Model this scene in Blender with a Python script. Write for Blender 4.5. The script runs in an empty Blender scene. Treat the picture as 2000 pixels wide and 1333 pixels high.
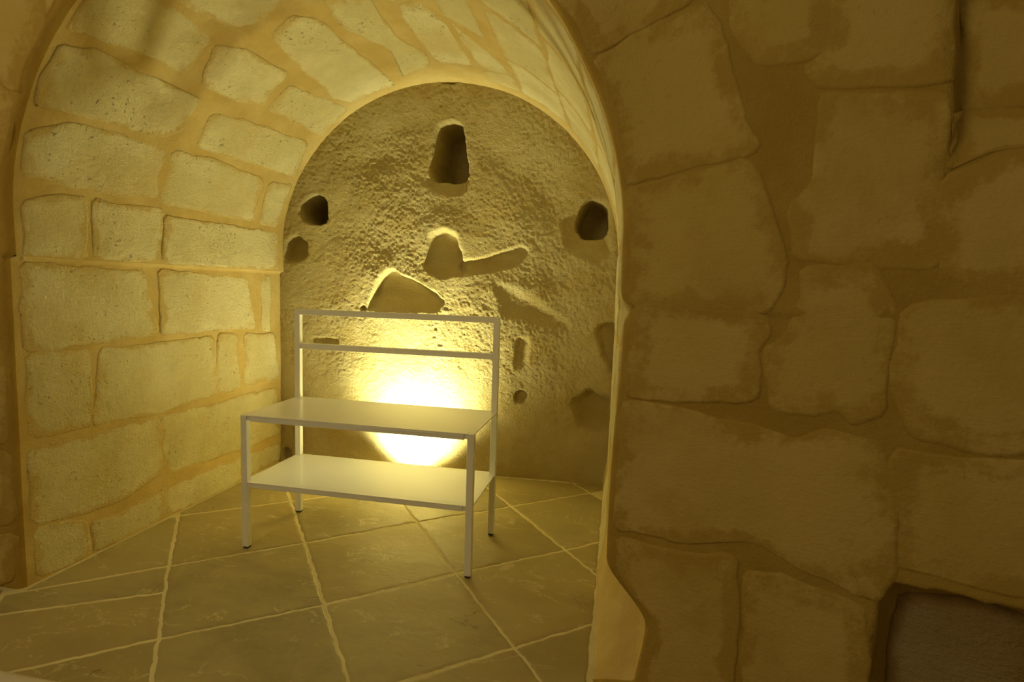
import bpy, bmesh, math, random
import numpy as np
from mathutils import Matrix, Vector

random.seed(5)
scene = bpy.context.scene
COL = scene.collection

# ------------------------------------------------------------ camera
cam_d = bpy.data.cameras.new('camera')
cam = bpy.data.objects.new('camera', cam_d)
COL.objects.link(cam)
cr = Vector((0.98054676, 0.1937021, 0.03174179))
cu = Vector((-0.0494162, 0.08710632, 0.99497263))
cf = Vector((-0.18996338, 0.97718575, -0.09498384))
CAMLOC = Vector((1.32382, -1.74055, 0.98547))
M = Matrix((cr, cu, -cf)).transposed().to_4x4()
M.translation = CAMLOC
cam.matrix_world = M
cam_d.sensor_width = 36.0
cam_d.lens = 1086.07 / 2000 * 36
cam_d.clip_start = 0.02
cam_d.dof.use_dof = True
cam_d.dof.focus_distance = 2.5
cam_d.dof.aperture_fstop = 6.3
scene.camera = cam

# ------------------------------------------------------------ light and exposure
scene.view_settings.view_transform = 'Standard'
scene.view_settings.look = 'None'
scene.view_settings.gamma = 1.0
scene.view_settings.use_curve_mapping = False
scene.view_settings.exposure = 0.0

world = bpy.data.worlds.new('dim_room')
scene.world = world
world.use_nodes = True
bg = world.node_tree.nodes['Background']
bg.inputs[0].default_value = (1.0, 0.74, 0.36, 1)
bg.inputs[1].default_value = 0.12


def add_light(name, kind, loc, energy, color, target=None, **kw):
    d = bpy.data.lights.new(name, kind)
    d.energy = energy
    d.color = color
    for k, v in kw.items():
        setattr(d, k, v)
    o = bpy.data.objects.new(name, d)
    COL.objects.link(o)
    o.location = loc
    if target is not None:
        o.rotation_euler = (Vector(target) - Vector(loc)).to_track_quat('-Z', 'Y').to_euler()
    return o


LP = (0.27, 0.83, 0.0)                      # where the floor uplight is let into the paving
add_light('room_lamp', 'AREA', (-0.5, -2.5, 2.1), 14.0, (1.0, 0.78, 0.40), (0.9, -0.4, 0.9),
          shape='DISK', size=0.9)
add_light('uplight_beam', 'SPOT', (LP[0], LP[1], 0.012), 300.0, (1.0, 0.98, 0.56), (0.275, 0.98, 0.15),
          spot_size=math.radians(104), spot_blend=1.0, shadow_soft_size=0.04)
add_light('uplight_spill', 'SPOT', (LP[0], LP[1], 0.012), 52.0, (1.0, 0.97, 0.52), (0.27, 0.80, 1.0),
          spot_size=math.radians(146), spot_blend=0.9, shadow_soft_size=0.035)

# ------------------------------------------------------------ outlines of the masonry, in metres on each surface
VAULT_STONES=[
[(-0.404,1.01),(0.075,0.995),(0.096,0.887),(0.126,0.766),(-0.069,0.758),(-0.23,0.75),(-0.409,0.744)],
[(0.169,1.002),(0.71,0.997),(0.725,0.749),(0.175,0.759)],
[(0.793,0.991),(0.86,0.987),(0.852,0.746),(0.793,0.752)],
[(-0.404,0.724),(-0.159,0.72),(-0.152,0.536),(-0.158,0.469),(-0.402,0.478)],
[(-0.101,0.721),(0.437,0.716),(0.45,0.467),(0.109,0.45),(-0.131,0.464)],
[(0.479,0.722),(0.596,0.715),(0.609,0.473),(0.473,0.477)],
[(0.666,0.715),(0.886,0.698),(0.91,0.476),(0.661,0.47)],
[(-0.404,0.431),(-0.172,0.417),(0.104,0.423),(0.127,0.397),(0.125,0.197),(-0.052,0.156),(-0.22,0.169),(-0.413,0.204)],
[(0.164,0.42),(0.448,0.415),(0.891,0.415),(0.91,0.159),(0.617,0.162),(0.332,0.176),(0.163,0.17)],
[(-0.417,0.173),(-0.189,0.119),(-0.19,0.006),(-0.419,0.019)],
[(-0.15,0.11),(-0.021,0.1),(0.143,0.117),(0.139,0.006),(-0.147,0.008)],
[(0.174,0.116),(0.361,0.12),(0.615,0.109),(0.613,0.003),(0.171,0.006)],
[(0.653,0.11),(0.927,0.097),(0.945,0.021),(0.651,0.006)],
[(-0.401,1.193),(-0.274,1.22),(-0.167,1.23),(-0.174,1.038),(-0.405,1.032)],
[(-0.125,1.232),(0.149,1.241),(0.138,1.043),(-0.129,1.043)],
[(0.186,1.222),(0.903,1.231),(0.882,1.044),(0.18,1.039)],
[(-0.399,1.404),(-0.248,1.456),(-0.052,1.474),(0.121,1.459),(0.123,1.284),(-0.14,1.272),(-0.375,1.283)],
[(0.164,1.474),(0.364,1.487),(0.66,1.469),(0.695,1.445),(0.671,1.271),(0.154,1.275)],
[(0.755,1.46),(0.909,1.482),(0.884,1.276),(0.749,1.27)],
[(-0.384,1.673),(-0.258,1.705),(-0.131,1.693),(0.046,1.694),(0.137,1.685),(0.133,1.566),(0.062,1.515),(-0.066,1.511),(-0.278,1.499),(-0.382,1.494),(-0.394,1.606)],
[(0.262,1.668),(0.45,1.696),(0.846,1.721),(0.905,1.536),(0.697,1.535),(0.265,1.524)],
[(-0.405,1.837),(-0.244,1.933),(-0.169,1.935),(-0.053,1.935),(0.03,1.922),(0.015,1.762),(-0.154,1.758),(-0.333,1.738),(-0.392,1.731)],
[(0.069,1.895),(0.159,1.943),(0.415,1.964),(0.447,1.79),(0.31,1.767),(0.136,1.757)],
[(0.501,1.924),(0.892,1.978),(0.916,1.798),(0.495,1.788)],
[(0.204,2.061),(0.176,2.176),(0.251,2.235),(0.463,2.24),(0.698,2.248),(0.911,2.245),(0.879,2.027),(0.743,1.994),(0.598,2.013),(0.405,2.024)],
[(-0.193,1.985),(0.032,2.213),(0.075,2.182),(0.092,2.071),(0.048,2.004),(-0.086,1.983)],
[(0.169,2.317),(0.189,2.465),(0.317,2.455),(0.509,2.443),(0.649,2.497),(0.773,2.471),(0.844,2.32),(0.64,2.374),(0.541,2.361),(0.336,2.291)],
[(0.259,2.561),(0.238,2.629),(0.345,2.696),(0.491,2.695),(0.744,2.689),(0.756,2.546),(0.595,2.526),(0.356,2.536)],
[(0.35,2.723),(0.452,2.773),(0.705,2.896),(0.759,2.746),(0.529,2.717)]]
FRONT_STONES=[
[(1.14,1.672),(1.415,1.636),(1.417,1.601),(1.346,1.578),(1.225,1.52),(1.182,1.581)],
[(1.24,1.492),(1.356,1.557),(1.457,1.584),(1.49,1.531),(1.52,1.434),(1.538,1.36),(1.571,1.303),(1.561,1.286),(1.456,1.27),(1.326,1.236),(1.311,1.266),(1.287,1.38),(1.262,1.454)],
[(1.327,1.211),(1.438,1.228),(1.565,1.257),(1.6,1.181),(1.63,1.067),(1.636,1.006),(1.614,0.963),(1.524,0.959),(1.42,0.965),(1.335,0.968),(1.326,1.091)],
[(1.512,1.627),(1.68,1.585),(1.685,1.468),(1.643,1.451),(1.578,1.459),(1.528,1.524)],
[(1.692,1.582),(1.858,1.54),(1.864,1.412),(1.86,1.378),(1.69,1.397),(1.665,1.439),(1.699,1.461)],
[(1.69,1.369),(1.856,1.346),(1.869,1.299),(1.868,1.246),(1.862,1.207),(1.872,1.139),(1.87,1.053),(1.752,1.058),(1.66,1.077),(1.656,1.168),(1.687,1.22),(1.687,1.302)],
[(1.885,1.201),(1.956,1.233),(2.03,1.239),(2.05,1.017),(1.899,1.013),(1.88,1.121)],
[(1.887,1.533),(2.018,1.5),(2.033,1.334),(1.938,1.332),(1.902,1.346)],
[(1.895,1.317),(2.035,1.306),(2.04,1.258),(1.948,1.251),(1.895,1.228)],
[(1.334,0.924),(1.36,0.948),(1.5,0.947),(1.598,0.936),(1.614,0.905),(1.601,0.877),(1.6,0.771),(1.496,0.754),(1.41,0.752),(1.333,0.75)],
[(1.676,1.027),(1.781,1.037),(1.804,1.01),(1.818,0.973),(1.813,0.886),(1.816,0.778),(1.777,0.752),(1.753,0.772),(1.712,0.759),(1.643,0.766),(1.632,0.88),(1.663,0.908),(1.677,0.971)],
[(1.843,0.969),(2.052,0.992),(2.072,0.764),(1.989,0.731),(1.879,0.74),(1.844,0.821)],
[(1.333,0.722),(1.488,0.716),(1.617,0.703),(1.682,0.693),(1.731,0.722),(1.806,0.707),(1.834,0.662),(1.848,0.535),(1.845,0.472),(1.828,0.41),(1.787,0.417),(1.717,0.433),(1.633,0.461),(1.493,0.43),(1.325,0.416),(1.326,0.518),(1.332,0.645)],
[(1.853,0.686),(1.952,0.696),(2.077,0.713),(2.096,0.491),(2.023,0.476),(1.935,0.476),(1.86,0.472)],
[(1.331,0.376),(1.496,0.383),(1.588,0.405),(1.608,0.079),(1.426,-0.031),(1.421,0.15),(1.403,0.221),(1.348,0.267),(1.329,0.306)],
[(1.621,0.38),(1.698,0.391),(1.808,0.376),(1.82,0.344),(1.83,0.159),(1.639,0.069)],
[(-0.644,1.814),(-0.311,1.791),(-0.266,1.674),(-0.333,1.548),(-0.396,1.505),(-0.658,1.646)],
[(-0.278,1.789),(-0.185,1.782),(-0.237,1.695),(-0.251,1.691)],
[(-0.661,1.604),(-0.446,1.507),(-0.391,1.459),(-0.447,1.282),(-0.683,1.343)],
[(-0.688,1.292),(-0.46,1.253),(-0.486,1.032),(-0.503,0.788),(-0.728,0.809)],
[(-0.732,0.769),(-0.495,0.742),(-0.502,0.475),(-0.758,0.453)],
[(-0.762,0.411),(-0.501,0.427),(-0.5,0.216),(-0.784,0.149)],
[(-0.787,0.115),(-0.503,0.166),(-0.504,0.033),(-0.808,-0.131)]]
NICHE_STONES=[
[(1.89,0.386),(1.973,0.403),(2.054,0.401),(2.07,0.211),(1.885,0.125),(1.879,0.314)],
[(2.064,0.388),(2.145,0.403),(2.158,0.253),(2.078,0.216)]]
HOLES={
'corner':([(-0.461,0.075),(-0.403,0.062),(-0.395,0.013),(-0.455,0.)],0.04,0.006),
'top':([(0.369,1.778),(0.426,1.802),(0.504,1.789),(0.525,1.68),(0.537,1.524),(0.467,1.504),(0.368,1.516),(0.341,1.549),(0.352,1.669)],0.28,0.008),
'left':([(-0.349,1.385),(-0.315,1.425),(-0.263,1.438),(-0.218,1.418),(-0.209,1.302),(-0.258,1.281),(-0.329,1.298),(-0.355,1.338)],0.28,0.008),
'right':([(1.103,1.387),(1.155,1.424),(1.205,1.412),(1.236,1.376),(1.241,1.266),(1.201,1.234),(1.114,1.244),(1.08,1.281)],0.25,0.01),
'rightslope':([(1.023,1.324),(1.107,1.399),(1.235,1.4),(1.254,1.156),(1.156,1.141),(1.053,1.201)],0.025,0.03),
'topslope':([(0.334,1.531),(0.537,1.531),(0.52,1.456),(0.441,1.448),(0.348,1.48)],0.02,0.015),
'mid':([(0.347,1.251),(0.405,1.27),(0.486,1.246),(0.513,1.113),(0.53,1.049),(0.383,1.032),(0.323,1.083)],0.04,0.016),
'arm':([(0.489,1.1),(0.672,1.15),(0.826,1.197),(0.858,1.167),(0.808,1.108),(0.674,1.071),(0.517,1.041)],0.018,0.01),
'tri':([(0.013,0.862),(0.068,1.01),(0.137,1.065),(0.247,1.015),(0.385,0.941),(0.426,0.903),(0.387,0.849),(0.013,0.846)],0.042,0.008),
'lefts':([(-0.422,1.212),(-0.373,1.226),(-0.327,1.187),(-0.324,1.114),(-0.403,1.08),(-0.444,1.085)],0.05,0.01),
'small':([(0.814,0.453),(0.85,0.471),(0.88,0.439),(0.853,0.4),(0.813,0.406)],0.03,0.005),
'tiny':([(-0.035,0.86),(-0.01,0.872),(0.002,0.846),(-0.026,0.839)],0.03,0.004),
'rb':([(1.112,0.414),(1.185,0.483),(1.287,0.451),(1.322,0.245),(1.22,0.264),(1.141,0.324)],0.05,0.03),
'rb2':([(1.208,0.805),(1.306,0.834),(1.325,0.556),(1.253,0.654)],0.035,0.02),
'mr':([(0.703,0.99),(0.808,0.968),(0.939,0.896),(1.07,0.799),(0.994,0.783),(0.838,0.841),(0.746,0.85)],0.012,0.035),
'apex':([(0.364,2.014),(0.442,2.022),(0.507,2.006),(0.456,1.982),(0.396,1.989)],0.03,0.006),
'rc':([(0.815,0.736),(0.873,0.726),(0.86,0.582),(0.808,0.566)],0.015,0.012),
'll':([(-0.303,0.686),(-0.172,0.687),(-0.157,0.66),(-0.288,0.654)],0.012,0.006)}
RECESS_EDGE=[(1.863,1.556),(1.869,1.454),(1.872,1.376),(1.876,1.315),(1.876,1.254),(1.873,1.235)]
NICHE=[(1.86,0.444),(1.937,0.453),(1.993,0.446),(2.038,0.45),(2.208,0.483),(2.245,0.088),(1.862,-0.159),(1.841,0.236),(1.839,0.345),(1.846,0.4)]
CRACK=[(-0.318,-0.632),(-0.276,-0.612),(-0.163,-0.561),(-0.166,-0.519),(-0.051,-0.395),(-0.08,-0.351),(-0.032,-0.309)]

TILE_V = {(0, 0): (0.474,-0.254), (0, 1): (0.190,0.101), (0, 2): (-0.092,0.449), (1, 0): (0.810,0.027), (1, 1): (0.532,0.387), (2, 0): (1.160,0.295), (2, 1): (0.877,0.659), (3, 1): (1.219,0.928), (-1, 0): (0.128,-0.512), (-1, 1): (-0.153,-0.173), (-1, 2): (-0.438,0.184), (1, -1): (1.081,-0.315)}

# ------------------------------------------------------------ numeric helpers
RNG = np.random.RandomState(11)
_T = RNG.rand(256, 256)


def vnoise(x, y):
    xi = np.floor(x).astype(int); yi = np.floor(y).astype(int)
    fx = x - xi; fy = y - yi
    fx = fx * fx * fx * (fx * (fx * 6 - 15) + 10); fy = fy * fy * fy * (fy * (fy * 6 - 15) + 10)
    a = _T[xi & 255, yi & 255]; b = _T[(xi + 1) & 255, yi & 255]
    c = _T[xi & 255, (yi + 1) & 255]; d = _T[(xi + 1) & 255, (yi + 1) & 255]
    return (a * (1 - fx) + b * fx) * (1 - fy) + (c * (1 - fx) + d * fx) * fy - 0.5


def fbm(x, y, f, octs=4, gain=0.5, seed=0):
    x = np.asarray(x, float); y = np.asarray(y, float)
    out = np.zeros(np.broadcast(x, y).shape); amp = 1.0
    ca, sa = 0.8, 0.6
    x = x * f + 17.3 * seed + 40; y = y * f + 9.1 * seed + 40
    for _ in range(octs):
        out = out + amp * vnoise(x, y)
        x, y = (ca * x - sa * y) * 2.03 + 5.1, (sa * x + ca * y) * 2.03 + 3.7
        amp *= gain
    return out


def sstep(a, b, v):
    t = np.clip((v - a) / (b - a), 0, 1)
    return t * t * (3 - 2 * t)


def sdist(px, py, poly):
    """signed distance to a polygon, positive inside"""
    P = np.array(poly, float)
    d2 = np.full(px.shape, 1e9); ins = np.zeros(px.shape, bool)
    n = len(P)
    for i in range(n):
        ax, ay = P[i]; bx, by = P[(i + 1) % n]
        ex, ey = bx - ax, by - ay
        wx, wy = px - ax, py - ay
        t = np.clip((wx * ex + wy * ey) / (ex * ex + ey * ey + 1e-12), 0, 1)
        d2 = np.minimum(d2, (wx - ex * t) ** 2 + (wy - ey * t) ** 2)
        c = ((ay > py) != (by > py))
        if abs(by - ay) > 1e-12:
            ins ^= c & (px < (bx - ax) * (py - ay) / (by - ay) + ax)
    d = np.sqrt(d2)
    return np.where(ins, d, -d)


def chaikin(P, it=1, k=0.22, cutmax=0.016):
    P = [np.array(p, float) for p in P]
    for _ in range(it):
        Q = []
        for i in range(len(P)):
            a, b = P[i], P[(i + 1) % len(P)]
            L = np.linalg.norm(b - a)
            kk = min(k, cutmax / max(L, 1e-6))
            Q += [a + (b - a) * kk, b - (b - a) * kk]
        P = Q
    return P


def densify(P, step):
    out = []
    for i in range(len(P)):
        a, b = np.array(P[i], float), np.array(P[(i + 1) % len(P)], float)
        n = max(1, int(round(np.linalg.norm(b - a) / step)))
        out += [a + (b - a) * j / n for j in range(n)]
    return np.array(out)


# ------------------------------------------------------------ object helpers
def mesh_from(name, V, F, mat, parent=None, smooth=True, origin=None):
    me = bpy.data.meshes.new(name)
    V = np.asarray(V, float)
    if origin is None:
        origin = (0, 0, 0)
    V = V - np.array(origin)
    me.from_pydata(V.tolist(), [], F if isinstance(F, list) else F.tolist())
    me.materials.append(mat)
    if smooth:
        me.polygons.foreach_set('use_smooth', [True] * len(me.polygons))
    me.update()
    o = bpy.data.objects.new(name, me)
    COL.objects.link(o)
    o.location = origin
    if parent:
        o.parent = parent
    return o


def grid_faces(nu, nv):
    i = np.arange(nu - 1)[:, None] * nv + np.arange(nv - 1)[None, :]
    i = i.ravel()
    return np.stack([i, i + nv, i + nv + 1, i + 1], 1)


def big_grid(name, P, mat, flip=False):
    """P: (nu, nv, 3) array"""
    nu, nv = P.shape[:2]
    F = grid_faces(nu, nv)
    if flip:
        F = F[:, ::-1]
    me = bpy.data.meshes.new(name)
    me.vertices.add(nu * nv)
    me.vertices.foreach_set('co', P.reshape(-1).astype(np.float32))
    nf = len(F)
    me.loops.add(nf * 4)
    me.loops.foreach_set('vertex_index', F.reshape(-1).astype(np.int32))
    me.polygons.add(nf)
    me.polygons.foreach_set('loop_start', np.arange(0, nf * 4, 4, dtype=np.int32))
    me.polygons.foreach_set('loop_total', np.full(nf, 4, np.int32))
    me.polygons.foreach_set('use_smooth', np.ones(nf, bool))
    me.materials.append(mat)
    me.update(calc_edges=True)
    o = bpy.data.objects.new(name, me)
    COL.objects.link(o)
    o['kind'] = 'structure'
    return o


def box(bm, lo, hi, bev=0.0):
    r = bmesh.ops.create_cube(bm, size=1.0)
    vs = r['verts']
    lo = Vector(lo); hi = Vector(hi)
    for v in vs:
        v.co = Vector([(lo[i] + hi[i]) / 2 + v.co[i] * (hi[i] - lo[i]) for i in range(3)])
    if bev > 0:
        es = list({e for v in vs for e in v.link_edges})
        bmesh.ops.bevel(bm, geom=es, offset=bev, segments=2, profile=0.5, affect='EDGES')


def bm_obj(name, bm, mat, parent=None, origin=(0, 0, 0), smooth=False):
    me = bpy.data.meshes.new(name)
    for v in bm.verts:
        v.co -= Vector(origin)
    bmesh.ops.recalc_face_normals(bm, faces=bm.faces)
    bm.to_mesh(me); bm.free()
    me.materials.append(mat)
    if smooth:
        for p in me.polygons:
            p.use_smooth = True
    o = bpy.data.objects.new(name, me)
    COL.objects.link(o)
    if parent:
        o.parent = parent
        o.location = Vector(origin) - parent.matrix_basis.translation
    else:
        o.location = origin
    return o


# ------------------------------------------------------------ materials
class NT:
    def __init__(self, name):
        self.m = bpy.data.materials.new(name)
        self.m.use_nodes = True
        self.t = self.m.node_tree
        self.b = self.t.nodes['Principled BSDF']
        self.pos = self.n('ShaderNodeNewGeometry').outputs['Position']

    def n(self, kind, **kw):
        o = self.t.nodes.new(kind)
        for k, v in kw.items():
            setattr(o, k, v)
        return o

    def link(self, a, b):
        self.t.links.new(a, b)

    def val(self, sock, v):
        if isinstance(v, (int, float, tuple)):
            sock.default_value = v
        else:
            self.link(v, sock)

    def noise(self, scale, detail=4.0, rough=0.55, vec=None, dist=0.0):
        o = self.n('ShaderNodeTexNoise')
        o.inputs['Scale'].default_value = scale
        o.inputs['Detail'].default_value = detail
        o.inputs['Roughness'].default_value = rough
        o.inputs['Distortion'].default_value = dist
        self.link(vec or self.pos, o.inputs['Vector'])
        return o.outputs['Fac']

    def scaled(self, s, rot=(0, 0, 0)):
        o = self.n('ShaderNodeMapping')
        o.inputs['Scale'].default_value = s
        o.inputs['Rotation'].default_value = rot
        self.link(self.pos, o.inputs['Vector'])
        return o.outputs[0]

    def ramp(self, v, a, b, lo=0.0, hi=1.0):
        o = self.n('ShaderNodeMapRange')
        o.interpolation_type = 'SMOOTHSTEP'
        self.val(o.inputs[0], v)
        o.inputs[1].default_value = a; o.inputs[2].default_value = b
        o.inputs[3].default_value = lo; o.inputs[4].default_value = hi
        return o.outputs[0]

    def math(self, op, a, b=0.0):
        o = self.n('ShaderNodeMath', operation=op)
        self.val(o.inputs[0], a); self.val(o.inputs[1], b)
        return o.outputs[0]

    def mix(self, f, a, b, mode='MIX'):
        o = self.n('ShaderNodeMix', data_type='RGBA', blend_type=mode)
        self.val(o.inputs[0], f)
        self.val(o.inputs[6], a + (1,) if isinstance(a, tuple) and len(a) == 3 else a)
        self.val(o.inputs[7], b + (1,) if isinstance(b, tuple) and len(b) == 3 else b)
        return o.outputs[2]

    def bump(self, h, strength, dist, prev=None):
        o = self.n('ShaderNodeBump')
        o.inputs['Strength'].default_value = strength
        o.inputs['Distance'].default_value = dist
        self.link(h, o.inputs['Height'])
        if prev is not None:
            self.link(prev, o.inputs['Normal'])
        return o.outputs[0]

    def done(self, color, rough, normal=None, spec=0.25):
        self.val(self.b.inputs['Base Color'], color + (1,) if isinstance(color, tuple) else color)
        self.val(self.b.inputs['Roughness'], rough)
        self.b.inputs['Specular IOR Level'].default_value = spec
        if normal is not None:
            self.link(normal, self.b.inputs['Normal'])
        return self.m


def stone_mat(name, c1, c2, mortar, dark, pit=1.0, shade=False, bs=1.0):
    k = NT(name)
    att = k.n('ShaderNodeAttribute', attribute_name='edge').outputs['Fac']
    rnd = k.n('ShaderNodeObjectInfo').outputs['Random']
    n1 = k.noise(5.0, 4, 0.6)
    n2 = k.noise(28.0, 5, 0.65)
    base = k.mix(k.ramp(k.math('ADD', n1, k.math('MULTIPLY', rnd, 0.22)), 0.42, 0.78), c1, c2)
    base = k.mix(k.ramp(k.noise(3.2, 6, 0.65), 0.50, 0.70, 0.0, 0.55), base, mortar)
    # mortar wiped over the arrises of each block
    e = k.math('ADD', att, k.math('MULTIPLY', k.math('SUBTRACT', k.noise(9.0, 9, 0.74), 0.5), 2.6))
    base = k.mix(k.ramp(e, 0.0, 0.42, 1.0, 0.0), base, mortar)
    pits = k.ramp(k.noise(62.0, 4, 0.65), 0.62, 0.70)
    pmask = k.ramp(k.noise(4.0, 2, 0.5), 0.45, 0.65)
    pits = k.math('MULTIPLY', pits, k.math('MULTIPLY', pmask, pit))
    base = k.mix(k.math('MULTIPLY', pits, 0.45), base, dark)
    if shade:
        base = shadow_band(k, base)
    tool = k.noise(1.0, 3, 0.6, k.scaled((30, 30, 260)))
    h = k.math('ADD', k.math('MULTIPLY', n2, 0.5), k.math('MULTIPLY', k.noise(120.0, 4, 0.7), 0.35))
    h = k.math('ADD', h, k.math('MULTIPLY', tool, 0.18))
    h = k.math('SUBTRACT', h, k.math('MULTIPLY', pits, 0.7))
    nrm = k.bump(h, bs, 0.014)
    return k.done(base, 0.9, nrm, 0.15)


def shadow_band(k, base):
    """grey-brown band of shadow painted into the colour across the vault"""
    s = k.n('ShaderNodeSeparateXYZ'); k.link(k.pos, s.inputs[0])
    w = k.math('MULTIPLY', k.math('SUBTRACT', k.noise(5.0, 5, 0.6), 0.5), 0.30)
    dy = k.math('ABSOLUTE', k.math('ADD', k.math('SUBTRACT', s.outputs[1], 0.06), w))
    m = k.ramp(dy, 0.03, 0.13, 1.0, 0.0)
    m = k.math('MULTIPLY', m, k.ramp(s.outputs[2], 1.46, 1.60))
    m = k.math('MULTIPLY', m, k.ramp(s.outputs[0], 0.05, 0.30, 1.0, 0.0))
    return k.mix(k.math('MULTIPLY', m, 0.62), base, (0.66, 0.60, 0.52), 'MULTIPLY')  # multiplied tint stands in for a soft shadow on the vault


def mortar_mat(name, c1, c2, shade=False):
    k = NT(name)
    n1 = k.noise(6.0, 5, 0.6)
    base = k.mix(k.ramp(n1, 0.35, 0.65), c1, c2)
    if shade:
        base = shadow_band(k, base)
    h = k.math('ADD', k.math('MULTIPLY', k.noise(22.0, 5, 0.6), 0.5), k.math('MULTIPLY', k.noise(160.0, 4, 0.7), 0.25))
    return k.done(base, 0.95, k.bump(h, 1.0, 0.010), 0.1)


M_STONE = stone_mat('pale_limestone', (0.84, 0.77, 0.48), (0.72, 0.64, 0.35), (0.68, 0.53, 0.22), (0.46, 0.35, 0.13), shade=True)
M_MORTAR = mortar_mat('ochre_mortar', (0.69, 0.54, 0.23), (0.61, 0.45, 0.16), shade=True)
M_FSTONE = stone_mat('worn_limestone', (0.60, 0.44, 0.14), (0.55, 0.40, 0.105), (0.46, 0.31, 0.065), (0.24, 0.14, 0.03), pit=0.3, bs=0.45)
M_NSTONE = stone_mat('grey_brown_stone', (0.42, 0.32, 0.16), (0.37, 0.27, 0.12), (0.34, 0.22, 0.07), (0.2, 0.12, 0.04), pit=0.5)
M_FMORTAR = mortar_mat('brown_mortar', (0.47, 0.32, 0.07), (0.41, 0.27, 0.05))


def rock_mat():
    k = NT('hewn_tuff')
    n1 = k.noise(4.0, 5, 0.6)
    c = k.mix(k.ramp(n1, 0.35, 0.7), (0.72, 0.60, 0.29), (0.64, 0.50, 0.19))
    c = k.mix(k.ramp(k.noise(9.0, 4, 0.6), 0.56, 0.75, 0, 0.5), c, (0.57, 0.37, 0.13))
    h = k.math('ADD', k.math('MULTIPLY', k.noise(95.0, 6, 0.62), 0.9), k.math('MULTIPLY', k.noise(190.0, 4, 0.7), 0.35))
    return k.done(c, 0.95, k.bump(h, 1.0, 0.015), 0.1)


M_ROCK = rock_mat()


def tile_mat():
    k = NT('worn_stone_tile')
    rnd = k.n('ShaderNodeObjectInfo').outputs['Random']
    off = k.n('ShaderNodeCombineXYZ')
    k.link(k.math('MULTIPLY', rnd, 7.0), off.inputs[0]); k.link(k.math('MULTIPLY', rnd, 3.0), off.inputs[2])
    va = k.n('ShaderNodeVectorMath', operation='ADD')
    k.link(k.scaled((1.9, 3.4, 3), (0, 0, 0.5)), va.inputs[0]); k.link(off.outputs[0], va.inputs[1])
    sc = va.outputs[0]
    n1 = k.noise(1.5, 6, 0.62, sc, 0.4)
    fine = k.noise(55.0, 5, 0.7)
    c = k.mix(k.ramp(k.math('ADD', n1, k.math('MULTIPLY', k.math('SUBTRACT', rnd, 0.5), 0.30)), 0.3, 0.7),
              (0.275, 0.225, 0.105), (0.43, 0.36, 0.16))
    tone = k.ramp(k.math('FRACT', k.math('MULTIPLY', rnd, 7.31)), 0.3, 0.7)
    c = k.mix(k.math('MULTIPLY', tone, 0.45), c, (0.47, 0.37, 0.13))
    c = k.mix(k.ramp(fine, 0.35, 0.7, 0.0, 0.35), c, (0.40, 0.335, 0.18))
    msk = k.ramp(k.noise(1.1, 3, 0.6, sc), 0.46, 0.62)
    blot = k.math('MULTIPLY', k.ramp(k.noise(13.0, 9, 0.74, None, 0.5), 0.56, 0.66), msk)
    v = k.noise(1.3, 8, 0.6, sc, 1.4)
    vein = k.ramp(k.math('ABSOLUTE', k.math('SUBTRACT', v, 0.5)), 0.0, 0.010, 1.0, 0.0)
    vein = k.math('MULTIPLY', vein, k.ramp(k.noise(2.3, 3, 0.6, sc), 0.48, 0.56))
    f = k.math('MAXIMUM', k.math('MULTIPLY', vein, 0.7), k.math('MULTIPLY', blot, 0.55))
    c = k.mix(f, c, (0.66, 0.58, 0.31))
    w = k.noise(1.0, 7, 0.6, sc, 1.0)
    crack = k.ramp(k.math('ABSOLUTE', k.math('SUBTRACT', w, 0.56)), 0.0, 0.0035, 1.0, 0.0)
    crack = k.math('MULTIPLY', crack, k.ramp(k.noise(2.9, 2, 0.5), 0.56, 0.62))
    c = k.mix(k.math('MULTIPLY', crack, 0.8), c, (0.13, 0.09, 0.035))
    h = k.math('ADD', k.math('MULTIPLY', k.noise(2.5, 7, 0.62, sc), 1.2), k.math('MULTIPLY', f, 0.12))
    h = k.math('SUBTRACT', h, k.math('MULTIPLY', crack, 0.5))
    r = k.ramp(n1, 0.3, 0.7, 0.45, 0.62)
    return k.done(c, r, k.bump(h, 0.6, 0.006), 0.3)


M_TILE = tile_mat()
M_GROUT = mortar_mat('pale_grout', (0.78, 0.70, 0.40), (0.70, 0.61, 0.32))


def paint_mat():
    k = NT('white_powder_coat')
    n = k.noise(700.0, 2, 0.5)
    return k.done((0.90, 0.89, 0.82), 0.22, k.bump(n, 0.04, 0.0004), 0.6)


M_WHITE = paint_mat()


def plain(name, c, rough, spec=0.4, metal=0.0, ns=90.0, bd=0.001):
    k = NT(name)
    k.b.inputs['Metallic'].default_value = metal
    n = k.noise(ns, 3, 0.5)
    col = k.mix(k.ramp(n, 0.35, 0.65), c, tuple(x * 0.93 for x in c))
    return k.done(col, rough, k.bump(n, 0.15, bd), spec)


M_CAP = plain('dark_plastic_cap', (0.045, 0.04, 0.035), 0.5)
M_STEEL = plain('brushed_steel', (0.5, 0.49, 0.46), 0.35, metal=1.0)
M_CLOTH = plain('off_white_cotton', (0.74, 0.66, 0.52), 0.9, 0.1, ns=600.0)
M_WOOD = plain('dark_bed_base', (0.16, 0.1, 0.05), 0.6)
kg = NT('lamp_glass')
kg.b.inputs['Emission Color'].default_value = (1.0, 0.86, 0.45, 1)
kg.b.inputs['Emission Strength'].default_value = 4.0
M_LENS = kg.done((0.8, 0.75, 0.6), 0.2)

# ------------------------------------------------------------ surfaces of the alcove
R, CX, CZ = 0.883, 0.425, 1.11
SL = CZ                       # arc coordinate of the left springing
SR = CZ + math.pi * R         # of the right springing
LEDGE = 1.033
RR = 0.022                    # rounding of the arris towards the room


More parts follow.
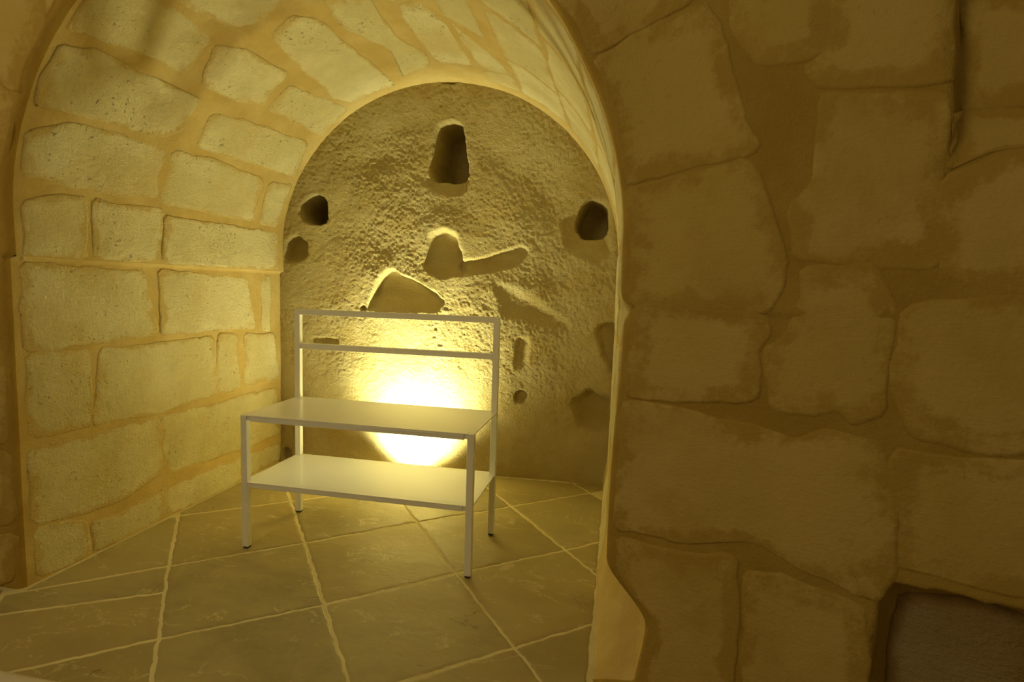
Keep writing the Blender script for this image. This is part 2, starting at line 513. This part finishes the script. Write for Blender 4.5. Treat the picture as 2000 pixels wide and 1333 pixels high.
def yf(x):
    """face of the room wall: square to the alcove on the left, turned towards the room on the right"""
    k = 0.02
    return -0.41 - 0.346 * k * np.logaddexp(0, (np.asarray(x, float) - 1.325) / k)


def jamb(y, z):
    """extra set-back (+x) of the right reveal"""
    fr = sstep(0.25, -0.30, y)
    zt = 0.03 + 0.19 * sstep(-0.41, -0.16, y)
    grow = np.clip(z / zt, 0, 1) ** 0.8 * sstep(0.33, 0.18, z)
    chip = 0.100 * grow * sstep(0.10, -0.38, y) - 0.022 * sstep(0.20, 0.0, z)
    notch = 0.014 * np.exp(-((z - 0.945) / 0.022) ** 2) + 0.010 * sstep(0.97, 0.94, z) * sstep(0.45, 0.9, z)
    return np.where(z < CZ, chip + (0.012 + notch) * fr, 0.0) + 0.012 * fr * sstep(CZ + 0.4, CZ, z) * (z >= CZ)


def relief_v(y, s):
    r = 0.007 * fbm(y, s, 2.2, 3, 0.5, 1)
    return r + 0.010 * (s > LEDGE) * (s < SL + 0.2) * sstep(SL + 0.2, LEDGE, s)


def vault_pos(y, s, h):
    y = np.asarray(y, float); s = np.asarray(s, float)
    r0 = R - h
    th = (s - SL) / R
    on = (s >= SL) & (s <= SR)
    thc = np.clip(th, 0, math.pi)
    x = CX - r0 * np.cos(thc)
    z = CZ + r0 * np.sin(thc)
    z = np.where(s < SL, s, z)
    zr = CZ - (s - SR)
    z = np.where(s > SR, zr, z)
    right = s > SL + R * math.pi / 2
    xj = np.where(right, jamb(y, z), 0.0)
    x = x + xj
    return np.stack([x, y, z], -1)


def outline_y(s):
    p = vault_pos(np.full(np.shape(s), -0.41), s, 0.0)
    return yf(p[..., 0])


def rect_relief(x, z):
    return 0.008 * fbm(x, z, 1.8, 3, 0.5, 4)


def front_h(x, z):
    x = np.asarray(x, float); z = np.asarray(z, float)
    h = rect_relief(x, z)
    # setback beyond the straight edge, top right
    ex = np.interp(z, [0, 1.235, 1.315, 1.454, 1.556, 3], [1.873, 1.873, 1.876, 1.869, 1.863, 1.85])
    ex = ex + 0.004 * fbm(z, z * 0, 9, 2, 0.5, 8)
    h = h - 0.045 * sstep(ex, ex + 0.014, x) * sstep(1.20, 1.30, z) * (1 - 0.35 * sstep(0.05, 0.35, x - ex))
    # low recess, bottom right
    m = (x > 1.7) & (z < 0.6)
    if np.any(m):
        d = np.full(x.shape, -1.0)
        d[m] = sdist(x[m] + 0.006 * fbm(x[m], z[m], 12, 2, 0.5, 3), z[m] + 0.006 * fbm(x[m], z[m], 12, 2, 0.5, 6), NICHE)
        h = h - 0.075 * sstep(0.0, 0.009, d)
    # course under z = .95 lies a little behind the voussoirs
    h = h - 0.006 * sstep(0.955, 0.94, z) * (x > 1.25) * sstep(2.0, 1.6, x)
    return h


def front_pos(x, z, h):
    x = np.asarray(x, float)
    g = 0.346 / (1 + np.exp(-np.clip((x - 1.325) / 0.02, -40, 40)))
    L = np.sqrt(1 + g * g)
    return np.stack([x - h * g / L, yf(x) - h / L, np.asarray(z, float) + 0 * x], -1)


# ------------------------------------------------------------ stone blocks
def stone(name, poly, surf, relief, mat, parent, proud=0.0018, seed=0, step=0.028, soft=0.012):
    P = densify(chaikin(poly, 1, 0.12), step)
    c0 = P.mean(0)
    jx = fbm(P[:, 0], P[:, 1], 16, 3, 0.6, 21 + seed % 7) * 0.010
    jy = fbm(P[:, 0], P[:, 1], 16, 3, 0.6, 33 + seed % 5) * 0.010
    sgn = np.sign(np.sum(P[:, 0] * np.roll(P[:, 1], -1) - P[:, 1] * np.roll(P[:, 0], -1)))
    J = np.stack([jx, jy], 1)
    for _ in range(12):                      # keep the outline star-shaped about its centre
        d = P + J - c0
        e = np.roll(d, -1, 0)
        bad = (d[:, 0] * e[:, 1] - d[:, 1] * e[:, 0]) * sgn < 0.12 * np.linalg.norm(e - d, axis=1) * np.linalg.norm(d, axis=1)
        if not bad.any():
            break
        for s_ in (-1, 0, 1, 2):
            J[np.roll(bad, s_)] *= 0.6
    P = P + J
    size = math.sqrt(max(1e-5, 0.5 * abs(np.sum(P[:, 0] * np.roll(P[:, 1], -1) - P[:, 1] * np.roll(P[:, 0], -1)))))
    rings = [(-0.003, -0.008, 0.0), (0.0, 0.0004, 0.0), (0.006, proud * 0.4, 0.10), (soft * 1.2, proud * 0.8, 0.24),
             (soft * 2.8, proud * 1.15, 0.62), (soft * 4.5, proud * 1.2, 1.0)]
    V = []; A = []
    n = len(P)
    rad = size * 0.5
    P = c0 + (P - c0) * (1 + 0.013 / rad)
    tilt = (random.uniform(-1, 1) * 0.005, random.uniform(-1, 1) * 0.005)
    lift = random.uniform(0, 0.0012)
    for inset, hh, a in rings:
        k = 1 - inset / rad if inset < rad * 0.5 else klast * 0.8
        klast = k
        Q = c0 + (P - c0) * k
        h = relief(Q[:, 0], Q[:, 1]) + hh
        if hh > 0:
            h = h + lift + (Q[:, 0] - c0[0]) * tilt[0] + (Q[:, 1] - c0[1]) * tilt[1] \
                + 0.003 * fbm(Q[:, 0], Q[:, 1], 5, 1, 0.5, 2)
        V.append(surf(Q[:, 0], Q[:, 1], h)); A += [a] * n
    k = klast
    m = max(1, int(rad * 1.6 * k / 0.055))
    for q_ in range(1, m + 1):
        Q = c0 + (P - c0) * k * (1 - q_ / (m + 1))
        h = relief(Q[:, 0], Q[:, 1]) + proud * 1.2 + lift + (Q[:, 0] - c0[0]) * tilt[0] + (Q[:, 1] - c0[1]) * tilt[1] \
            + 0.003 * fbm(Q[:, 0], Q[:, 1], 5, 1, 0.5, 2)
        V.append(surf(Q[:, 0], Q[:, 1], h)); A += [1.0] * n
    Q = c0[None]
    V.append(surf(Q[:, 0], Q[:, 1], relief(Q[:, 0], Q[:, 1]) + proud * 1.2 + lift)); A.append(1.0)
    V = np.concatenate(V)
    F = []
    nr = len(rings) + m
    for r in range(nr - 1):
        for i in range(n):
            j = (i + 1) % n
            F.append([r * n + i, r * n + j, (r + 1) * n + j, (r + 1) * n + i])
    for i in range(n):
        F.append([(nr - 1) * n + i, (nr - 1) * n + (i + 1) % n, nr * n])
    o = mesh_from(name, V, F, mat, parent, True, tuple(V.mean(0)))
    at = o.data.attributes.new('edge', 'FLOAT', 'POINT')
    at.data.foreach_set('value', A)
    return o


def fix_normals(o, toward):
    me = o.data
    me.update()
    n = Vector((0, 0, 0))
    for p in me.polygons:
        n += p.normal * p.area
    if n.dot(Vector(toward) - o.location) < 0:
        me.flip_normals()


def clear_arris(p):
    out = []
    for x, z in p:
        if z < CZ:
            if x < CX: x = min(x, CX - R - 0.028)
            else:
                lim = float(vault_pos(-0.41, SR + CZ - z, 0.0)[0]) + 0.030
                x = max(x, lim)
        else:
            d = math.hypot(x - CX, z - CZ)
            if d < R + 0.030:
                f = (R + 0.030) / d
                x, z = CX + (x - CX) * f, CZ + (z - CZ) * f
        out.append((x, z))
    return out


FRONT_STONES = [clear_arris(p) for p in FRONT_STONES]
FRONT_STONES = [[(x, max(z, 0.486)) if min(q[0] for q in p) > 1.84 and z > 0.4 else (x, z) for x, z in p] for p in FRONT_STONES]


def quad_stone(a0, a1, b0, b1, j=0.006):
    r = lambda: random.uniform(-j, j)
    return [(a0 + r(), b0 + r()), ((a0 + a1) / 2, b0 + r()), (a1 + r(), b0 + r()), (a1 + r(), b1 + r()),
            ((a0 + a1) / 2, b1 + r()), (a0 + r(), b1 + r())]


VAULT_STONES = [[(max(y, -0.352), s) for y, s in p] for p in VAULT_STONES]
left_stones = [p for p in VAULT_STONES if max(q[1] for q in p) < LEDGE]
vault_stones = [p for p in VAULT_STONES if max(q[1] for q in p) >= LEDGE]
# blocks of the crown nearer the room, just above the frame
vault_stones += [[(-.352, 1.99), (-.23, 2.0), (-.02, 2.23), (-.352, 2.23)],
                 [(-.352, 2.29), (.13, 2.29), (.15, 2.48), (-.352, 2.47)],
                 [(-.352, 2.54), (-.02, 2.54), (-.02, 2.67), (-.352, 2.67)],
                 [(.02, 2.54), (.21, 2.54), (.19, 2.66), (.02, 2.67)],
                 [(-.352, 2.72), (-.1, 2.72), (-.1, 2.86), (-.352, 2.86)],
                 [(-.06, 2.72), (.30, 2.72), (.38, 2.84), (-.06, 2.86)],
                 [(.80, 2.74), (.92, 2.74), (.92, 2.88), (.74, 2.90)]]
right_stones = []
s0 = 2.925
while s0 < SR + 1.08:
    hgt = random.choice([0.2, 0.22, 0.24, 0.27])
    if s0 < SR < s0 + hgt + 0.06:
        hgt = max(0.1, SR - s0 - 0.02)
    s1 = min(s0 + hgt, SR + 1.09)
    y0 = -0.352
    while y0 < 0.86:
        w = random.uniform(0.26, 0.5)
        y1 = y0 + w
        if y1 > 0.80:
            y1 = 0.925
        if s1 - s0 > 0.05:
            p = quad_stone(y0, y1, s0, s1)
            if s0 + 0.01 < SR:
                vault_stones.append(p)
            elif not (s1 > SR + 0.75 and y0 < 0.05):
                right_stones.append(p)
        y0 = y1 + 0.035
    s0 = s1 + 0.033


def depress(a, b, polys, amt=0.012, inset=0.026):
    out = np.zeros(a.shape)
    for p in polys:
        xs = [q[0] for q in p]; ys = [q[1] for q in p]
        m = (a > min(xs)) & (a < max(xs)) & (b > min(ys)) & (b < max(ys))
        if np.any(m):
            d = sdist(a[m], b[m], p)
            out[m] = np.maximum(out[m], amt * sstep(inset, inset + 0.012, d))
    return out


def lower_off(s):
    return np.where((s < LEDGE), -0.012, 0.0)


def v_relief(y, s):
    return relief_v(y, s) + lower_off(s)


def v_patch(name, sa, sb, ns, polys, mat):
    sv = np.linspace(sa, sb, ns)
    ny = 190
    yl = outline_y(sv)                       # per-course front limit
    tv = np.linspace(0, 1, ny)
    # rows of the rounded arris first
    na = 6
    S = np.repeat(sv[:, None], ny, 1)
    Yg = (yl[:, None] + RR) + (1.075 - yl[:, None] - RR) * tv[None, :]
    h = v_relief(Yg, S) - depress(Yg, S, polys)
    h = h + 0.012 * sstep(0.95, 1.02, Yg)      # bead of mortar against the rock
    P = vault_pos(Yg, S, h)
    return P, sv, yl


PL, sv_l, yl_l = v_patch('wall_left', -0.02, LEDGE + 0.0005, 130, left_stones, M_MORTAR)
PC, sv_c, yl_c = v_patch('ceiling', LEDGE + 0.001, SR, 380, vault_stones, M_MORTAR)
PR, sv_r, yl_r = v_patch('wall_right', SR, SR + CZ + 0.02, 140, right_stones, M_MORTAR)
# little underside of the ledge: the ceiling mesh starts with a row on the lower wall's plane
lip = PC[0].copy(); lip[:, 0] = PL[-1][:, 0]; lip[:, 2] = PL[-1][:, 2]
PC = np.concatenate([lip[None], PC], 0)
wall_left = big_grid('wall_left', PL, M_MORTAR)
vault = big_grid('ceiling', PC, M_MORTAR)
wall_right = big_grid('wall_right', PR, M_MORTAR)

TOW = (0.42, 0.3, 0.9)
i = 0
for polys, par in ((left_stones, wall_left), (vault_stones, vault), (right_stones, wall_right)):
    for p in polys:
        i += 1
        o = stone('stone_block', p, vault_pos, v_relief, M_STONE, par, seed=i)
        fix_normals(o, TOW)

# ------------------------------------------------------------ room wall around the opening (polar grid)
sv = np.concatenate([np.linspace(-0.02, SL, 110)[:-1], np.linspace(SL, SR, 420)[:-1], np.linspace(SR, SR + CZ + 0.02, 190)])
ys = outline_y(sv)
base_h = v_relief(ys + RR, sv) + 0.0
inner = vault_pos(ys, sv, base_h)            # arris line
ix, iz = inner[:, 0], inner[:, 2]
LX, RX, TZ = -2.4, 3.4, 2.9
ox = np.empty_like(ix); oz = np.empty_like(iz)
for n_, (x_, z_, s_) in enumerate(zip(ix, iz, sv)):
    if s_ <= SL:
        ox[n_], oz[n_] = LX, z_
    elif s_ >= SR:
        ox[n_], oz[n_] = RX, z_
    else:
        dx, dz = x_ - CX, z_ - CZ
        t = 1e9
        if dx < -1e-9: t = min(t, (LX - CX) / dx)
        if dx > 1e-9: t = min(t, (RX - CX) / dx)
        if dz > 1e-9: t = min(t, (TZ - CZ) / dz)
        ox[n_], oz[n_] = CX + dx * t, CZ + dz * t
nw = 230
wv = np.linspace(0, 1, nw) ** 1.25
# first rows: quarter round of the arris
GX = ix[:, None] + (ox - ix)[:, None] * wv[None, :]
GZ = iz[:, None] + (oz - iz)[:, None] * wv[None, :]
dist = np.sqrt((GX - ix[:, None]) ** 2 + (GZ - iz[:, None]) ** 2)
rows = []
na = 6
dirx = (ox - ix) / np.hypot(ox - ix, oz - iz); dirz = (oz - iz) / np.hypot(ox - ix, oz - iz)
fz = front_h(GX, GZ)
hh = fz - depress(GX, GZ, FRONT_STONES + NICHE_STONES)
# start of the flat face is RR outwards from the arris line
GX2 = np.concatenate([(ix + dirx * RR)[:, None], GX[:, 1:]], 1)
GZ2 = np.concatenate([(iz + dirz * RR)[:, None], GZ[:, 1:]], 1)
keep = dist[:, 1:] > RR * 1.3
for c in range(1, nw):                       # push columns that fall into the rounding outwards
    d = dist[:, c]
    d2 = np.maximum(d, RR * (1 + 0.15 * c))
    GX2[:, c] = ix + dirx * d2; GZ2[:, c] = iz + dirz * d2
hh = front_h(GX2, GZ2) - depress(GX2, GZ2, FRONT_STONES + NICHE_STONES)
face = front_pos(GX2, GZ2, hh)
arr = []
start = vault_pos(ys + RR, sv, base_h)       # on the reveal, RR inside
# depth of rounding relative to the face
for a in range(na):
    ang = a / na * math.pi / 2
    # from reveal (a=0) to face
    px_ = ix + dirx * RR * (1 - math.cos(ang))
    pz_ = iz + dirz * RR * (1 - math.cos(ang))
    py_ = ys + RR * (1 - math.sin(ang)) - hh[:, 0] * math.sin(ang)
    arr.append(np.stack([px_, py_, pz_], -1))
PF = np.concatenate([np.stack(arr, 1), face], 1)
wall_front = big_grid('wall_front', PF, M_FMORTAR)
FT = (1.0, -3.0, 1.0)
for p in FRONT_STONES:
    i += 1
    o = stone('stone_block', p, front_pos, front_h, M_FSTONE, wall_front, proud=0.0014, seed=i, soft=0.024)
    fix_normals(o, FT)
for p in NICHE_STONES:
    i += 1
    o = stone('stone_block', p, front_pos, front_h, M_NSTONE, wall_front, seed=i)
    fix_normals(o, FT)

# ------------------------------------------------------------ hewn rock at the back
xb = np.linspace(-0.60, 1.46, 420)
zb = np.linspace(-0.02, 2.16, 445)
XB, ZB = np.meshgrid(xb, zb, indexing='ij')
dep = 0.022 * fbm(XB, ZB, 1.6, 2, 0.45, 5) + 0.010 * fbm(XB, ZB, 5.0, 2, 0.5, 6)
rough = 0.0028 * fbm(XB, ZB, 95.0, 2, 0.6, 7) + 0.0018 * fbm(XB, ZB, 26.0, 1, 0.6, 9)
mask = 0.7 + 0.7 * sstep(-0.3, 0.3, fbm(XB, ZB, 2.5, 2, 0.5, 12))
cut = np.zeros_like(XB); glow = np.zeros_like(XB)
for k, (poly, dd, soft) in HOLES.items():
    wx = XB + 0.010 * fbm(XB, ZB, 18.0, 2, 0.5, 14); wz = ZB + 0.010 * fbm(XB, ZB, 18.0, 2, 0.5, 15)
    d = sdist(wx, wz, chaikin(poly, 1))
    if k in ('mid', 'tri', 'top', 'mr'):
        zc = np.mean([q[1] for q in poly])
        glow = np.maximum(glow, 0.006 * np.exp(-(np.minimum(d, 0) / 0.085) ** 2) * sstep(zc - 0.12, zc + 0.14, ZB))
    cut = np.maximum(cut, dd * sstep(-soft * 0.5, soft, d)) if dd > 0.1 else cut + dd * sstep(-soft, soft, d) * (cut < 0.1) * (1.0 if k in ('topslope', 'rightslope', 'small', 'tiny', 'apex', 'corner') else 1.35 * (0.25 + 0.75 * sstep(min(q[1] for q in poly) - 0.01, 0.6 * min(q[1] for q in poly) + 0.4 * max(q[1] for q in poly), ZB)))
rough = rough * mask * (1 - 0.6 * sstep(0.02, 0.05, cut))
# gentle flare under the wall foot
foot = 0.02 * sstep(0.10, 0.0, ZB)
edge_d = np.where(ZB > CZ, R - np.hypot(XB - CX, ZB - CZ), R - np.abs(XB - CX))
dep = dep * sstep(0.0, 0.25, edge_d) + 0.03 * sstep(0.0, 0.3, edge_d)
YB = 0.945 + 0.045 * (XB + 0.47) + 0.035 * sstep(0.5, 0.0, ZB) * sstep(-0.47, 0.3, XB) + dep + cut - rough - foot - glow
PB = np.stack([XB, YB, ZB], -1)
wall_back = big_grid('wall_back', PB, M_ROCK, flip=True)

# ------------------------------------------------------------ floor
bm = bmesh.new()
box(bm, (-2.6, -3.8, -0.10), (3.6, 1.3, -0.0022))
fl = bm_obj('floor', bm, M_GROUT)
fl['kind'] = 'structure'
TS, TA = 0.439, math.radians(38.6)
E1 = np.array([math.cos(TA), math.sin(TA)]) * TS
E2 = np.array([-math.sin(TA), math.cos(TA)]) * TS
TO = np.array([0.4669, -0.2425])


def tv(i, j):
    return np.array(TILE_V[(i, j)]) if (i, j) in TILE_V else TO + i * E1 + j * E2


def clip(P, a, b, c):
    """keep a*x + b*y <= c"""
    out = []
    for i in range(len(P)):
        p, q = P[i], P[(i + 1) % len(P)]
        dp = a * p[0] + b * p[1] - c; dq = a * q[0] + b * q[1] - c
        if dp <= 0: out.append(p)
        if (dp < 0 < dq) or (dq < 0 < dp):
            out.append(p + (q - p) * (dp / (dp - dq)))
    return out


def inset(P, d):
    """inset a convex ccw polygon"""
    P = [np.array(p, float) for p in P]
    Q = list(P)
    c = sum(P) / len(P)
    for i in range(len(P)):
        a, b = P[i], P[(i + 1) % len(P)]
        e = b - a
        L = np.linalg.norm(e)
        if L < 1e-5: continue
        n = np.array([e[1], -e[0]]) / L      # outward for ccw
        if n @ (c - a) > 0: n = -n
        Q = clip(Q, n[0], n[1], n @ a - d)
        if len(Q) < 3: return Q
    return Q


def area(P):
    P = np.array(P)
    return 0.5 * abs(np.sum(P[:, 0] * np.roll(P[:, 1], -1) - P[:, 1] * np.roll(P[:, 0], -1)))


def tile(P, k):
    P = densify(P, 0.014)
    P = P + np.stack([fbm(P[:, 0], P[:, 1], 32, 4, 0.65, 41), fbm(P[:, 0], P[:, 1], 32, 4, 0.65, 47)], 1) * 0.0055
    c = P.mean(0); n = len(P)
    top = random.uniform(-0.0012, 0.0008)
    V = []
    for ins, z in ((0, -0.012), (0, -0.0026), (0.004, top - 0.0008), (0.012, top)):
        Q = c + (P - c) * (1 - ins / max(0.06, math.sqrt(area(P)) * 0.5))
        V += [(q[0], q[1], z) for q in Q]
    F = []
    for r in range(3):
        for a in range(n):
            b = (a + 1) % n
            F.append([r * n + a, r * n + b, (r + 1) * n + b, (r + 1) * n + a])
    F.append([3 * n + a for a in range(n)])
    o = mesh_from('floor_tile', V, F, M_TILE, fl, False, (c[0], c[1], 0))
    fix_normals(o, (c[0], c[1], 5))
    return o


CR = [np.array(q) for q in CRACK]
for ti in range(-8, 8):
    for tj in range(-8, 6):
        Q = [tv(ti, tj), tv(ti + 1, tj), tv(ti + 1, tj + 1), tv(ti, tj + 1)]
        c = sum(Q) / 4; cc_full = c; full = list(Q); rest = []
        if c[1] < -2.6 or c[0] < -1.9 or c[0] > 2.9 or c[1] > 1.4: continue
        if c[1] > -0.45:
            if max(q[1] for q in Q) > -0.30 and c[0] > -0.75 and c[0] < 1.5:
                Q = clip(Q, -1, 0, 0.462); Q = clip(Q, 1, 0, 1.287)
        Q = clip(Q, -0.04, 1, 1.0) if Q else Q
        # keep the room's tiles out of the masonry
        if len(Q) >= 3:
            cc = sum(Q) / len(Q)
            if cc[0] < -0.47: Q = clip(Q, 0, 1, -0.42)
            elif cc[0] > 1.3: Q = clip(Q, 0.346, 1, 0.346 * 1.31 - 0.43)
        if cc_full[0] > 0.7 and len(full) >= 3 and max(q[0] for q in full) > 1.29 and c[0] < 1.5:
            rest = clip(clip(full, -1, 0, -1.287), 0.346, 1, 0.346 * 1.31 - 0.43)
        if len(Q) < 3: Q = []
        w = random.uniform(0.003, 0.005)
        pieces = [Q] if (not rest or c[1] < -0.45 and not (c[0] < 1.5 and max(q[1] for q in full) > -0.30)) else [Q, rest]
        if (ti, tj) == (-2, 0):
            a, b = np.array([-0.62, -0.66]), np.array([-0.032, -0.309])
            n = np.array([-(b - a)[1], (b - a)[0]]); n = n / np.linalg.norm(n)
            pieces = [clip(Q, n[0], n[1], n @ a), clip(Q, -n[0], -n[1], -(n @ a))]
        for q in pieces:
            if len(q) < 3: continue
            q = inset(q, w)
            if len(q) >= 3 and area(q) > 0.0015:
                tile(q, ti * 31 + tj)

# ------------------------------------------------------------ luggage rack
W, D, SEAT, TOP, LOW, MID, T = 0.868, 0.363, 0.500, 0.8716, 0.253, 0.730, 0.023
rack = bpy.data.objects.new('luggage_rack', None)
COL.objects.link(rack)
rack['label'] = 'white metal luggage rack with two flat shelves and an open two-rail back'
rack['category'] = 'luggage rack'


def part(name, boxes, mat=M_WHITE, parent=None, origin=None, bev=0.0012):
    bm = bmesh.new()
    for lo, hi in boxes:
        box(bm, lo, hi, bev)
    lo, hi = boxes[0]
    org = origin or tuple((lo[k] + hi[k]) / 2 for k in range(3))
    o = bm_obj(name, bm, mat, None, org)
    if parent is not None:
        o.parent = parent
        o.location = Vector(org) - parent.matrix_world.translation if parent is rack else Vector(org) - parent.location
    return o


FZ = 0.008
for name, x, y, top in (('leg', 0, 0, SEAT), ('leg', W - T, 0, SEAT), ('leg', 0, D - T, TOP), ('leg', W - T, D - T, TOP)):
    lg = part('leg', [((x, y, FZ), (x + T, y + T, top))], parent=rack)
    c = part('foot_cap', [((x + 0.002, y + 0.002, 0.0), (x + T - 0.002, y + T - 0.002, FZ + 0.001))], M_CAP, lg)
    c['label'] = 'dark plastic foot cap'
# shelves: thin sheet with a folded front lip set between the legs
part('seat_shelf', [((0.0, T, SEAT - 0.004), (W, D - T, SEAT + 0.0005)), ((T, 0.0, SEAT - 0.004), (W - T, T, SEAT + 0.0005)),
                    ((T, D - T, SEAT - 0.004), (W - T, D, SEAT + 0.0005))], parent=rack, bev=0.0006)
part('front_rail', [((T + 0.016, 0.001, SEAT - 0.022), (W - T - 0.012, 0.019, SEAT - 0.004))], parent=rack)
part('back_rail', [((T, D - 0.019, SEAT - 0.022), (W - T, D - 0.001, SEAT - 0.004))], parent=rack)
part('lower_shelf', [((0.0, T, LOW - 0.004), (W, D - T, LOW)), ((T, 0.0, LOW - 0.004), (W - T, T, LOW)),
                     ((T, D - T, LOW - 0.004), (W - T, D, LOW))], parent=rack, bev=0.0006)
part('front_rail', [((T + 0.016, 0.001, LOW - 0.020), (W - T - 0.012, 0.019, LOW - 0.004))], parent=rack)
part('back_rail', [((T, D - 0.019, LOW - 0.020), (W - T, D - 0.001, LOW - 0.004))], parent=rack)
for z in (SEAT, LOW):
    for x0, x1 in ((T, T + 0.015), (W - T - 0.011, W - T)):
        part('bracket', [((x0, 0.004, z - 0.019), (x1, 0.016, z - 0.004))], parent=rack, bev=0.0005)
part('top_rail', [((T, D - T, TOP - T), (W - T, D, TOP))], parent=rack)
part('middle_rail', [((T, D - T, MID - T), (W - T, D, MID))], parent=rack)

# ------------------------------------------------------------ floor uplight behind the rack
ul = bpy.data.objects.new('floor_uplight', None)
COL.objects.link(ul)
ul.location = (LP[0], LP[1], 0)
ul['label'] = 'small round floor uplight set in the paving behind the luggage rack'
ul['category'] = 'lamp'
bm = bmesh.new()
n = 48
prof = [(0.062, 0.0), (0.062, 0.003), (0.058, 0.006), (0.046, 0.006), (0.044, 0.002), (0.044, -0.002)]
vs = [[bm.verts.new((r * math.cos(2 * math.pi * a / n), r * math.sin(2 * math.pi * a / n), z)) for a in range(n)] for r, z in prof]
for r in range(len(prof) - 1):
    for a in range(n):
        b = (a + 1) % n
        bm.faces.new((vs[r][a], vs[r][b], vs[r + 1][b], vs[r + 1][a]))
o = bm_obj('trim_ring', bm, M_STEEL, None, (0, 0, 0), True); o.parent = ul
bm = bmesh.new()
bmesh.ops.create_circle(bm, cap_ends=True, segments=48, radius=0.044, matrix=Matrix.Translation((0, 0, 0.002)))
o = bm_obj('lens', bm, M_LENS); o.parent = ul

# ------------------------------------------------------------ bed in the foreground, only its corner in view
bed = bpy.data.objects.new('bed', None)
COL.objects.link(bed)
bed.location = (-0.1, -2.2, 0)
bed['label'] = 'bed under a plain off-white cover, edge at bottom left corner of photo'
bed['category'] = 'bed'
bx0, bx1, by0, by1 = -1.05, 1.02, -3.3, -1.226


def rounded_slab(name, x0, x1, y0, y1, z0, z1, rad, mat, wob=0.0, crn=0.12):
    bm = bmesh.new()
    n = 14
    out = []
    for (cx, cy, a0) in ((x1 - crn, y1 - crn, 0), (x0 + crn, y1 - crn, 90), (x0 + crn, y0 + crn, 180), (x1 - crn, y0 + crn, 270)):
        for k in range(n + 1):
            a = math.radians(a0 + 90 * k / n)
            out.append((cx + crn * math.cos(a), cy + crn * math.sin(a)))
    P = densify(out, 0.05)
    c = P.mean(0)
    prof = [(0.0, z0), (0.0, (z0 + z1) / 2), (0.0, z1 - rad)] + \
           [(rad * (1 - math.cos(math.radians(t))), z1 - rad + rad * math.sin(math.radians(t))) for t in (20, 45, 70, 90)] + [(rad * 2.5, z1 + 0.002)]
    rings = []
    for ins, z in prof:
        L = np.linalg.norm(P - c, axis=1)[:, None]
        Q = c + (P - c) * (1 - ins / L)
        wv_ = 0
        if wob and z < z1 - rad:
            wv_ = wob * np.sin(np.arange(len(P)) * 0.9)[:, None] * (z1 - z) / (z1 - z0)
            Q = Q + (P - c) / L * wv_
        rings.append([bm.verts.new((q[0], q[1], z)) for q in Q])
    m = len(P)
    for r in range(len(rings) - 1):
        for a in range(m):
            b = (a + 1) % m
            bm.faces.new((rings[r][a], rings[r][b], rings[r + 1][b], rings[r + 1][a]))
    bm.faces.new(rings[-1])
    bm.faces.new(rings[0][::-1])
    o = bm_obj(name, bm, mat, None, tuple(bed.location), True)
    o.location = (0, 0, 0)
    o.parent = bed
    return o


rounded_slab('bed_base', bx0 + 0.05, bx1 - 0.05, by0 + 0.05, by1 - 0.05, 0.08, 0.28, 0.01, M_WOOD, crn=0.02)
rounded_slab('mattress', bx0 + 0.02, bx1 - 0.02, by0 + 0.02, by1 - 0.02, 0.28, 0.50, 0.04, M_CLOTH)
rounded_slab('bedspread', bx0, bx1, by0, by1, 0.16, 0.520, 0.05, M_CLOTH, wob=0.008)
for x in (bx0 + 0.12, bx1 - 0.17):
    for y in (by0 + 0.12, by1 - 0.17):
        bm = bmesh.new()
        box(bm, (x, y, 0.0), (x + 0.05, y + 0.05, 0.081), 0.003)
        o = bm_obj('leg', bm, M_WOOD, None, tuple(bed.location)); o.location = (0, 0, 0); o.parent = bed
